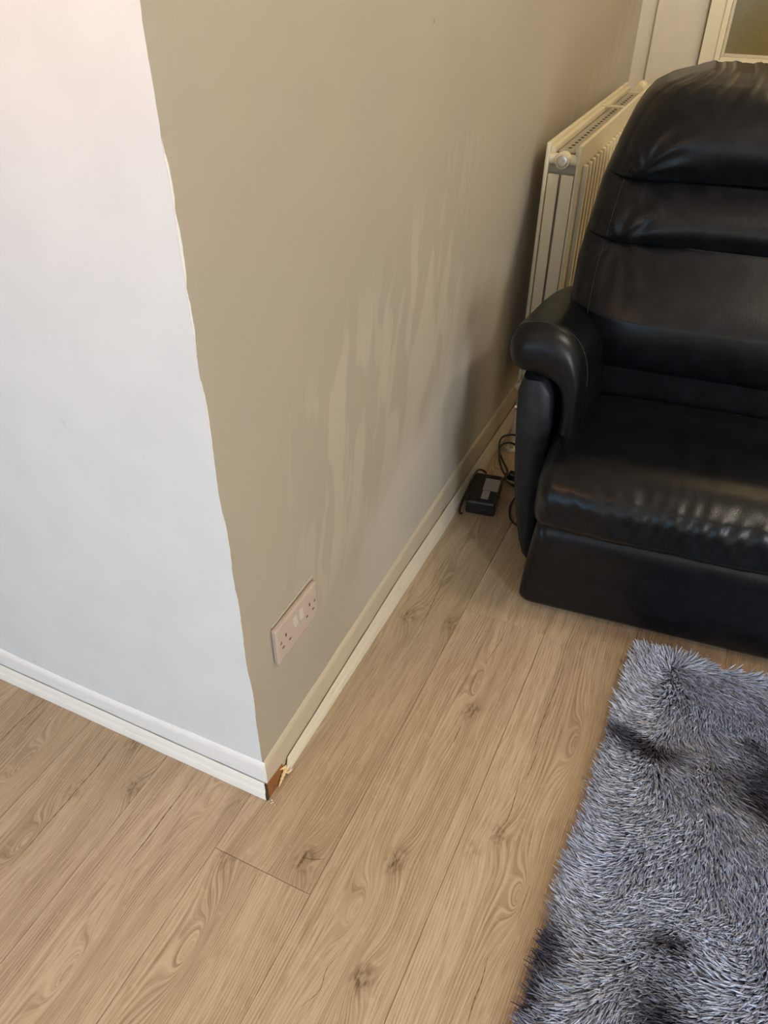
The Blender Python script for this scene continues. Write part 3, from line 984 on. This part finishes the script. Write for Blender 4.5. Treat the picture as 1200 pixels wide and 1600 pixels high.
def backrest_fn(u0):
    def fn(x, y, z):
        un = (x - u0) / SWD * 2 - 1            # -1..1 across
        yn = np.clip((0.11 - y) / 0.11, 0, 1)    # 1 on the front face
        ins = left_inset(z)
        half = (SWD + 0.06) / 2
        xl = u0 + SWD / 2 + (x - u0 - SWD / 2) * (half - ins) / half
        ue = np.abs(un)
        # three padded rolls
        b = np.zeros_like(z)
        for za, zb, A in ((0.52, 0.80, 0.085), (0.80, 0.925, 0.056), (0.925, 1.17, 0.085)):
            t = np.clip((z - za) / (zb - za), 0, 1)
            wse = np.clip(ue, 0, 1) ** 2.2
            sharp = A * np.sin(PI * t ** 0.72) ** (0.55 + 0.55 * t)
            soft = 0.014 + (A - 0.014) * np.sin(PI * t ** 0.85) ** 1.25
            if za < 0.6:
                sm_ = np.clip((t - 0.15) / 0.7, 0, 1)
                sm_ = sm_ * sm_ * (3 - 2 * sm_)
                soft = sharp * (1 - sm_) + soft * sm_
            b += (wse * sharp + (1 - wse) * soft) * ((z >= za) & (z < zb))
        for zc_ in (0.80, 0.925):
            b -= 0.008 * np.clip(ue, 0, 1) ** 1.5 * np.exp(-((z - zc_) / 0.008) ** 2)
        fall = np.clip(1 - ue ** 5, 0, 1)
        front = np.clip((yn - 0.45) / 0.45, 0, 1)
        disp = b * (0.30 + 0.70 * fall) * front
        # gathered wrinkles fanning out of the crease ends
        for (cu, cz, s) in ((0.055, 0.93, 0.07), (0.05, 0.795, 0.06), (SWD - 0.055, 0.93, 0.07), (SWD - 0.05, 0.795, 0.06)):
            du, dz = x - u0 - cu, z - cz
            rr = np.sqrt(du ** 2 + dz ** 2) + 1e-4
            an = np.arctan2(dz, np.abs(du) + 1e-3)
            disp += front * 0.0024 * np.sin(an * 11 + rr * 40) * np.exp(-((rr - 0.06) / s) ** 2)
        disp += front * 0.0022 * np.sin((x - u0) * 62 + z * 25) * gauss(z, 0.56, 0.05) * gauss(x, u0 + 0.42, 0.16)
        hang = np.zeros_like(z)
        for zc_ in (0.80, 0.925):
            hang -= 0.020 * np.exp(-(z - zc_) / 0.030) * (z >= zc_ - 1e-6) * front * (0.25 + 0.75 * np.clip(ue, 0, 1) ** 2) * (0.4 + 0.6 * fall)
        # top welt puckers
        puck = 0.0028 * smooth1((x - u0) * 55.0, 1.0) * np.clip((z - 1.085) / 0.03, 0, 1)
        lean = 0.496 + (np.maximum(z, 0.66) - 0.80) * 0.42
        yo = lean + (y - 0.055) - disp + 0.0
        # back slopes less than the front
        return xl, yo, z + hang + puck - 0.024 * np.clip((z - 0.93) / 0.2, 0, 1)
    return fn


for s in range(2):
    u0 = s * SWD
    v, f = rounded_box((u0 - 0.03, u0 + SWD + (0.03 if s else -0.002), 0.0, 0.22, 0.36, 1.145), (0.075, 0.06, 0.05), (90, 18, 220))
    if s == 0:
        v, f = rounded_box((u0 - 0.03, u0 + SWD + 0.03, 0.0, 0.22, 0.36, 1.145), (0.075, 0.06, 0.05), (90, 18, 220))
    v = np.stack(backrest_fn(u0)(v[:, 0], v[:, 1], v[:, 2]), 1)
    # neighbours share the middle
    if s == 0:
        v[:, 0] = np.where(v[:, 0] > SWD - 0.001, SWD - 0.001, v[:, 0])
    else:
        v[:, 0] = np.where(v[:, 0] < SWD + 0.001, SWD + 0.001, v[:, 0])
    br = mk('backrest', v, f, M['leather'], sofa, smooth=True, local=True)
    sm = sorted((k, n_) for n_, (i, j, k) in enumerate(rounded_box.keys) if i == (9 if s == 0 else 81) and j == 0 and 40 <= k <= 160)
    pts = [tuple(Vector(v[n_]) + Vector((0, -0.0006, 0))) for k, n_ in sm][::3]
    tube('seam', pts, 0.0008, M['thread'], br, 6, 2, local=True)


def seat_fn(u0):
    def fn(x, y, z):
        un = (x - u0) / SWD * 2 - 1
        topf = np.clip((z - 0.30) / 0.14, 0, 1)
        crown = 0.020 * (1 - np.abs(un) ** 3) * topf * np.clip((y + 0.05) / 0.1, 0.3, 1)
        nose = 0.022 * (1 - np.abs(un) ** 4) * np.clip((0.05 - y) / 0.08, 0, 1) * np.clip((z - 0.27) / 0.06, 0, 1)
        fr = np.clip((0.04 - y) / 0.06, 0, 1)
        wr = 0.0017 * np.sin((x - u0) * 190 + (0.44 - z) * 70 + 2 * np.sin((x - u0) * 21)) * gauss(z, 0.385, 0.040) * fr * gauss(x, u0 + 0.40, 0.20)
        wr2 = 0.003 * smooth1((x - u0) * 30 + z * 20, 2.0) * fr
        tuck = 0.030 * np.clip((0.33 - z) / 0.06, 0, 1) * fr
        sag = -0.012 * np.clip((y - 0.22) / 0.1, 0, 1)
        return x, y - nose - wr - wr2 + tuck, z + crown + sag + wr * 0.6
    return fn


for s in range(2):
    u0 = s * SWD
    v, f = rounded_box((u0 + 0.004, u0 + SWD - 0.002, -0.045, 0.42, 0.262, 0.44), (0.035, 0.075, 0.060), (110, 50, 36), seat_fn(u0))
    mk('seat_cushion', v, f, M['leather'], sofa, smooth=True, local=True)


def foot_fn(u0):
    def fn(x, y, z):
        t = np.clip((z - 0.01) / 0.27, 0, 1)
        un = (x - u0) / SWD
        x2 = u0 + SWD / 2 + (x - u0 - SWD / 2) * (1 - 0.058 * t ** 1.5)
        b = 0.012 * np.sin(PI * np.clip(t, 0, 1)) ** 0.8 + 0.010 * gauss(t, 0.86, 0.16)
        fr = np.clip((0.05 - y) / 0.04, 0, 1)
        pk = 0.002 * np.sin((x - u0) * 260 + z * 120) * gauss(x, u0 + 0.035, 0.03) * gauss(z, 0.25, 0.03)
        return x2, y - (b + pk) * fr + 0.012 * fr, z
    return fn


for s in range(2):
    u0 = s * SWD
    v, f = rounded_box((u0 - 0.003, u0 + SWD - 0.002, 0.0, 0.075, 0.012, 0.285), (0.034, 0.026, 0.026), (80, 12, 50), foot_fn(u0))
    mk('footrest_panel', v, f, M['leather'], sofa, smooth=True, local=True)

# inner body under the seats
box('base', (0.02, 2 * SWD - 0.02, 0.10, 0.62, 0.06, 0.27), M['vinyl'], sofa, 0.01, local=True)


box('gap_filler', (0.03, 2 * SWD - 0.03, 0.47, 0.58, 0.28, 0.60), M['leather'], sofa, 0.01, local=True)  # unseen filler added to cover the light spot in the seat gap


# arms: an upside-down J section swept back, rolled over at the front
def arm(sign, uo):
    sec = [(-0.088, 0.572), (-0.110, 0.590), (-0.119, 0.622), (-0.117, 0.655), (-0.100, 0.682), (-0.070, 0.694), (-0.035, 0.694), (0.000, 0.684),
           (0.030, 0.662), (0.050, 0.625), (0.060, 0.580), (0.063, 0.530), (0.063, 0.470), (0.060, 0.420), (0.040, 0.405), (0.018, 0.420),
           (0.014, 0.470), (0.011, 0.515), (0.002, 0.545), (-0.016, 0.560), (-0.045, 0.566)]
    P = catmull([(u, 0, z) for u, z in sec] + [(sec[0][0], 0, sec[0][1])], 4)[:-1]
    n = len(P)
    cen = []
    # local centre line of the section to shrink towards (the J's own medial line)
    med = [(-0.075, 0.630), (-0.045, 0.632), (-0.015, 0.625), (0.015, 0.605), (0.034, 0.570), (0.038, 0.520), (0.039, 0.470), (0.039, 0.440)]
    MP = catmull([(u, 0, z) for u, z in med], 6)
    for p in P:
        cen.append(min(MP, key=lambda q: (q - p).length))
    R = 0.058
    V, Fc = [], []
    rows = [(0.128 + R * (1 - math.cos(PI / 2 * k / 10)), math.sin(PI / 2 * k / 10)) for k in range(11)]
    for k in range(1, 25):
        rows.append((0.128 + R + (0.60 - 0.128 - R) * k / 24, 1.0))
    for (v_, sc) in rows:
        drop = 0.10 * max(0, v_ - 0.16)
        for p, c in zip(P, cen):
            s2 = 0.10 + 0.90 * sc
            q = c + (p - c) * s2
            topw = max(0, min(1, (p.z - 0.50) / 0.18))
            out = max(0, min(1, (-p.x) / 0.12))
            z = q.z - drop * topw * (1.4 + 1.2 * out)
            V.append((uo + sign * (q.x + 0.10 * max(0, v_ - 0.16) * max(0, min(1, (p.x + 0.03) / 0.08))), v_, z))
    for i in range(len(rows) - 1):
        for k in range(n):
            k2 = (k + 1) % n
            Fc.append((i * n + k, i * n + k2, (i + 1) * n + k2, (i + 1) * n + k))
    # close the nose along the medial line and the back end
    Fc.append(tuple(range(n)))
    Fc.append(tuple(range((len(rows) - 1) * n, len(rows) * n)))
    a = mk('arm_pad', V, Fc, M['leather'], sofa, smooth=True, local=True, auto=1.2)
    # seam round the front of the pad
    ri = 8
    vv, sc = rows[ri]
    seam = []
    for k in range(0, n):
        p = P[k]
        if p.z > 0.555 and (p.x < -0.03 and p.z > 0.62 or p.x >= -0.03 and p.x > 0.0 - 0.04 and (p - cen[k]).z > -0.005):
            q = Vector(V[ri * n + k])
            o = (q - Vector((uo + sign * cen[k].x, vv, cen[k].z))).normalized()
            seam.append(tuple(q + o * 0.0004))
    if len(seam) > 3:
        tube('seam', seam, 0.0010, M['thread'], a, 6, 2, local=True)
    # side panel under the pad, tapering in towards the floor
    zt = [0.555, 0.52, 0.45, 0.36, 0.27, 0.18, 0.10, 0.05, 0.035]
    ou = [-0.080, -0.088, -0.084, -0.077, -0.068, -0.056, -0.040, -0.026, -0.016]
    iu = [-0.022, -0.006, 0.000, 0.000, 0.000, 0.000, 0.000, 0.000, 0.000]
    fv = [0.158, 0.150, 0.147, 0.145, 0.144, 0.144, 0.146, 0.150, 0.156]
    V, Fc = [], []
    for z, a0, a1, f0 in zip(zt, ou, iu, fv):
        row = [(a0, 0.60), (a0, f0 + 0.020), (a0 + 0.004, f0 + 0.008), (a0 + 0.014, f0 + 0.001), ((a0 + a1) / 2, f0), (a1 - 0.006, f0 + 0.002), (a1, f0 + 0.012), (a1, 0.60)]
        V += [(uo + sign * u, v_, z) for u, v_ in row]
    k = 8
    for i in range(len(zt) - 1):
        for jx in range(k):
            j2 = (jx + 1) % k
            Fc.append((i * k + jx, i * k + j2, (i + 1) * k + j2, (i + 1) * k + jx))
    Fc += [tuple(range(k)), tuple(range((len(zt) - 1) * k, len(zt) * k))]
    mk('side_panel', V, Fc, M['vinyl'], sofa, smooth=True, local=True, auto=1.1)


arm(1, 0.0)
arm(-1, 2 * SWD)
# recliner latch glint on the outer side
tube('recliner_lever', [(-0.088, 0.30, 0.43), (-0.096, 0.285, 0.425), (-0.100, 0.262, 0.418), (-0.099, 0.245, 0.432)], 0.0035, M['chrome'], sofa, 8, 5, local=True)

# ------------------------------------------------------------------ power adapter and cables
AD = math.radians(-8)
adp = empty('power_adapter', (0.0665, 1.105, 0.0), math.radians(9))
tag(adp, 'black power adapter brick with pale stickers on the floor by the skirting', 'adapter')
v, f = rounded_box((-0.043, 0.043, -0.075, 0.075, 0.002, 0.048), 0.006, (14, 22, 10))
mk('case', v, f, M['plastic'], adp, smooth=True, local=True)
v, f = rounded_box((-0.0433, 0.0433, -0.0753, 0.0753, 0.0225, 0.0240), 0.0007, (10, 10, 2))
mk('case_seam', v, f, M['cable'], adp, smooth=True, local=True)
box('sticker', (-0.006, 0.038, -0.012, 0.050, 0.0481, 0.0484), M['sticker'], adp, local=True)
box('sticker', (-0.004, 0.018, -0.056, -0.014, 0.0481, 0.0484), M['sticker'], adp, local=True)
for sx in (-1, 1):
    for sy in (-1, 1):
        lathe('foot', [(0, 0.006), (0.003, 0.006)], (0, 0, 1), (sx * 0.03, sy * 0.06, 0.0002), M['cable'], adp, 12, local=True)
CORD = ([(0.045, 1.178, 0.028), (0.036, 1.200, 0.034), (0.018, 1.175, 0.052), (0.0175, 1.10, 0.040), (0.0185, 1.04, 0.020), (0.024, 1.010, 0.010), (0.032, 1.012, 0.006)])
ci = Matrix.Rotation(-math.radians(9), 4, 'Z') @ Matrix.Translation(-Vector((0.0665, 1.105, 0.0)))
tube('cord', [tuple(ci @ Vector(p)) for p in CORD], 0.0030, M['cable'], adp, 8, 8, local=True)
tag(tube('power_cable', [(0.075, 1.186, 0.022), (0.082, 1.205, 0.016), (0.105, 1.235, 0.012), (0.135, 1.22, 0.010), (0.130, 1.19, 0.020), (0.100, 1.195, 0.034), (0.095, 1.23, 0.040),
                         (0.050, 1.290, 0.055), (0.035, 1.345, 0.075), (0.075, 1.36, 0.088), (0.130, 1.325, 0.085), (0.160, 1.28, 0.080), (0.130, 1.30, 0.070), (0.075, 1.335, 0.072),
                         (0.045, 1.32, 0.066), (0.055, 1.27, 0.050), (0.085, 1.24, 0.020), (0.130, 1.235, 0.012), (0.175, 1.26, 0.006), (0.23, 1.27, 0.006)], 0.0034, M['cable'], None, 8, 8),
    'black coiled cable heaped behind the adapter brick', 'cable')
tag(tube('plug_lead', [(0.155, 1.20, 0.090), (0.150, 1.215, 0.060), (0.148, 1.21, 0.020), (0.150, 1.17, 0.006), (0.147, 1.12, 0.006), (0.158, 1.07, 0.006), (0.180, 1.035, 0.006), (0.225, 1.02, 0.006)], 0.0034, M['cable'], None, 8, 8),
    'black lead running down beside the sofa side panel', 'cable')
cn = empty('cable_connector', (0.118, 1.225, 0.0))
tag(cn, 'black inline plug connector lying in the coiled cable', 'connector')
v, f = rounded_box((-0.016, 0.016, -0.012, 0.012, 0.016, 0.042), 0.005, (8, 8, 8))
mk('body', v, f, M['plastic'], cn, smooth=True, local=True)
lathe('strain_relief', [(0, 0.007), (0.012, 0.006), (0.022, 0.0045)], (1, 0.3, 0), (0.014, 0, 0.028), M['cable'], cn, 12, local=True)

# ------------------------------------------------------------------ shaggy rug
RUG = [(0.578, -0.95), (1.62, -0.93), (1.66, 0.765), (0.604, 0.690)]     # corners of the backing
rug = mk('shaggy_rug', [(x, y, z) for z in (0.0006, 0.006) for x, y in RUG], [(0, 3, 2, 1), (4, 5, 6, 7), (0, 1, 5, 4), (1, 2, 6, 5), (2, 3, 7, 6), (3, 0, 4, 7)], M['backing'])
tag(rug, 'grey blue shaggy rug with darker patches in front of the sofa', 'rug')


def rug_xy(a, b):
    p = [np.array(c) for c in RUG]
    return ((1 - a) * (1 - b))[:, None] * p[0] + (a * (1 - b))[:, None] * p[1] + (a * b)[:, None] * p[2] + ((1 - a) * b)[:, None] * p[3]


def field(x, y, seed, k):
    r = np.random.default_rng(seed)
    out = np.zeros_like(x)
    for i in range(9):
        a = r.uniform(0, 2 * PI)
        fq = k * r.uniform(0.5, 1.8)
        out += np.sin((x * math.cos(a) + y * math.sin(a)) * fq + r.uniform(0, 6.28)) / (0.6 + fq / k)
    return out / 2.6


def strands(n, a_rng, b_rng, rad_m, name):
    a = rng.uniform(*a_rng, n)
    b = rng.uniform(*b_rng, n)
    xy = rug_xy(a, b)
    x, y = xy[:, 0], xy[:, 1]
    edge = x - np.interp(y, [-0.95, 0.69], [0.578, 0.604])
    far = 0.735 - y
    th = math.radians(-70) + 0.95 * field(x, y, 3, 11.0) + 0.45 * field(x, y, 4, 34.0) + rng.normal(0, 0.14, n)
    # towards the edges the pile falls outwards
    wl = np.clip(1 - edge / 0.12, 0, 1) ** 0.8
    dx, dy = np.cos(th), np.sin(th)
    dx = dx * (1 - wl) - 1.0 * wl
    dy = dy * (1 - wl) + wl * (0.12 + 0.45 * field(x, y, 8, 14.0)) + 0.10 * rng.normal(0, 1, n)
    wf = np.clip(1 - far / 0.065, 0, 1)
    dx = dx * (1 - 0.6 * wf) - 0.15 * wf
    dy = dy * (1 - wf) + 1.0 * wf
    nn = np.sqrt(dx * dx + dy * dy) + 1e-6
    dx, dy = dx / nn, dy / nn
    L = rng.uniform(0.036, 0.058, n) * (1 - 0.35 * wf) * (1 - 0.15 * wl)
    flat = np.clip(0.74 + 0.16 * field(x, y, 5, 20.0) + rng.normal(0, 0.08, n), 0.40, 0.93)
    flat = flat * (1 - 0.35 * wf)
    cur = 0.30 * field(x, y, 13, 40.0) + rng.normal(0, 0.20, n)
    ts = np.array([0, 0.36, 0.70, 1.0])
    pts = np.zeros((n, 4, 3))
    for i, t in enumerate(ts):
        hor = L * flat * (t ** 1.35)
        ver = L * np.sqrt(1 - flat ** 2 * 0.9) * (1.25 * t - 0.38 * t * t)
        sdx, sdy = -dy, dx
        pts[:, i, 0] = x + dx * hor + sdx * cur * L * 0.45 * t * t
        pts[:, i, 1] = y + dy * hor + sdy * cur * L * 0.45 * t * t
        pts[:, i, 2] = 0.005 + ver
    pts[:, 1:, 2] = np.maximum(pts[:, 1:, 2], 0.004)
    rad = rad_m * rng.uniform(0.8, 1.2, n)
    prof = np.array([1.0, 1.05, 0.9, 0.30])
    # frame: side vector (horizontal) and its normal
    s = np.stack([-dy, dx, np.zeros(n)], 1)
    V = np.zeros((n, 4, 3, 3))
    for i in range(4):
        tg = pts[:, min(i + 1, 3)] - pts[:, max(i - 1, 0)]
        tg /= np.linalg.norm(tg, axis=1, keepdims=True) + 1e-9
        u = np.cross(tg, s)
        u /= np.linalg.norm(u, axis=1, keepdims=True) + 1e-9
        w = np.cross(u, tg)
        for k in range(3):
            an = 2 * PI * k / 3 + PI / 2
            V[:, i, k] = pts[:, i] + (w * math.cos(an) + u * math.sin(an)) * (rad * prof[i])[:, None]
    V = V.reshape(-1, 3)
    base = (np.arange(n) * 12)[:, None]
    quads = []
    for i in range(3):
        for k in range(3):
            k2 = (k + 1) % 3
            quads.append([i * 3 + k, i * 3 + k2, (i + 1) * 3 + k2, (i + 1) * 3 + k])
    Q = (np.array(quads)[None] + base[:, :, None]).reshape(-1, 4)
    # tie-dyed colour of each tuft
    dk = 0.55 * field(x, y, 21, 9.0) + 0.30 * field(x, y, 22, 26.0)
    for (px, py, r1, r2, am) in ((0.66, 0.43, 0.085, 0.035, 1.0), (0.90, 0.42, 0.075, 0.10, 1.0), (0.845, 0.53, 0.05, 0.03, 0.7), (0.60, -0.06, 0.05, 0.06, 1.0),
                                 (0.79, 0.05, 0.055, 0.03, 0.8), (0.62, 0.65, 0.05, 0.03, 0.6), (0.56, -0.15, 0.06, 0.05, 0.8), (0.80, -0.09, 0.04, 0.03, 0.5), (0.59, 0.20, 0.03, 0.2, 0.35)):
        dk += am * 1.3 * np.exp(-((x - px) / r1) ** 2 - ((y - py) / r2) ** 2)
    dk = np.clip((dk - 0.35) / 0.75, 0, 1) + rng.normal(0, 0.05, n)
    dk = np.clip(dk, 0, 1)[:, None]
    lightc = np.array([0.450, 0.520, 0.690])
    darkc = np.array([0.045, 0.044, 0.066])
    warm = np.array([0.37, 0.38, 0.42])
    wm = np.clip(field(x, y, 31, 15.0) * 0.5 + rng.normal(0, 0.12, n), 0, 0.6)[:, None]
    c = lightc * (1 - wm) + warm * wm
    c = c * rng.uniform(0.50, 1.30, n)[:, None]
    c = c * (1 - dk) + darkc * dk
    colv = np.ones((n, 12, 4))
    colv[:, :, :3] = c[:, None, :]
    me = bpy.data.meshes.new(name)
    me.vertices.add(len(V))
    me.vertices.foreach_set('co', V.ravel())
    me.loops.add(Q.size)
    me.loops.foreach_set('vertex_index', Q.ravel().astype(np.int32))
    me.polygons.add(len(Q))
    me.polygons.foreach_set('loop_start', np.arange(0, Q.size, 4, dtype=np.int32))
    at = me.color_attributes.new('tint', 'FLOAT_COLOR', 'POINT')
    at.data.foreach_set('color', colv.ravel().astype(np.float32))
    me.update(calc_edges=True)
    me.polygons.foreach_set('use_smooth', np.ones(len(Q), dtype=bool))
    me.materials.append(M['pile'])
    o = bpy.data.objects.new(name, me)
    COL.objects.link(o)
    o.parent = rug
    o['kind'] = 'stuff'
    return o


strands(46000, (0.0, 0.40), (0.40, 1.0), 0.0020, 'pile')
strands(38000, (0.0, 1.0), (0.0, 0.42), 0.0022, 'pile')
strands(36000, (0.385, 1.0), (0.40, 1.0), 0.0022, 'pile')
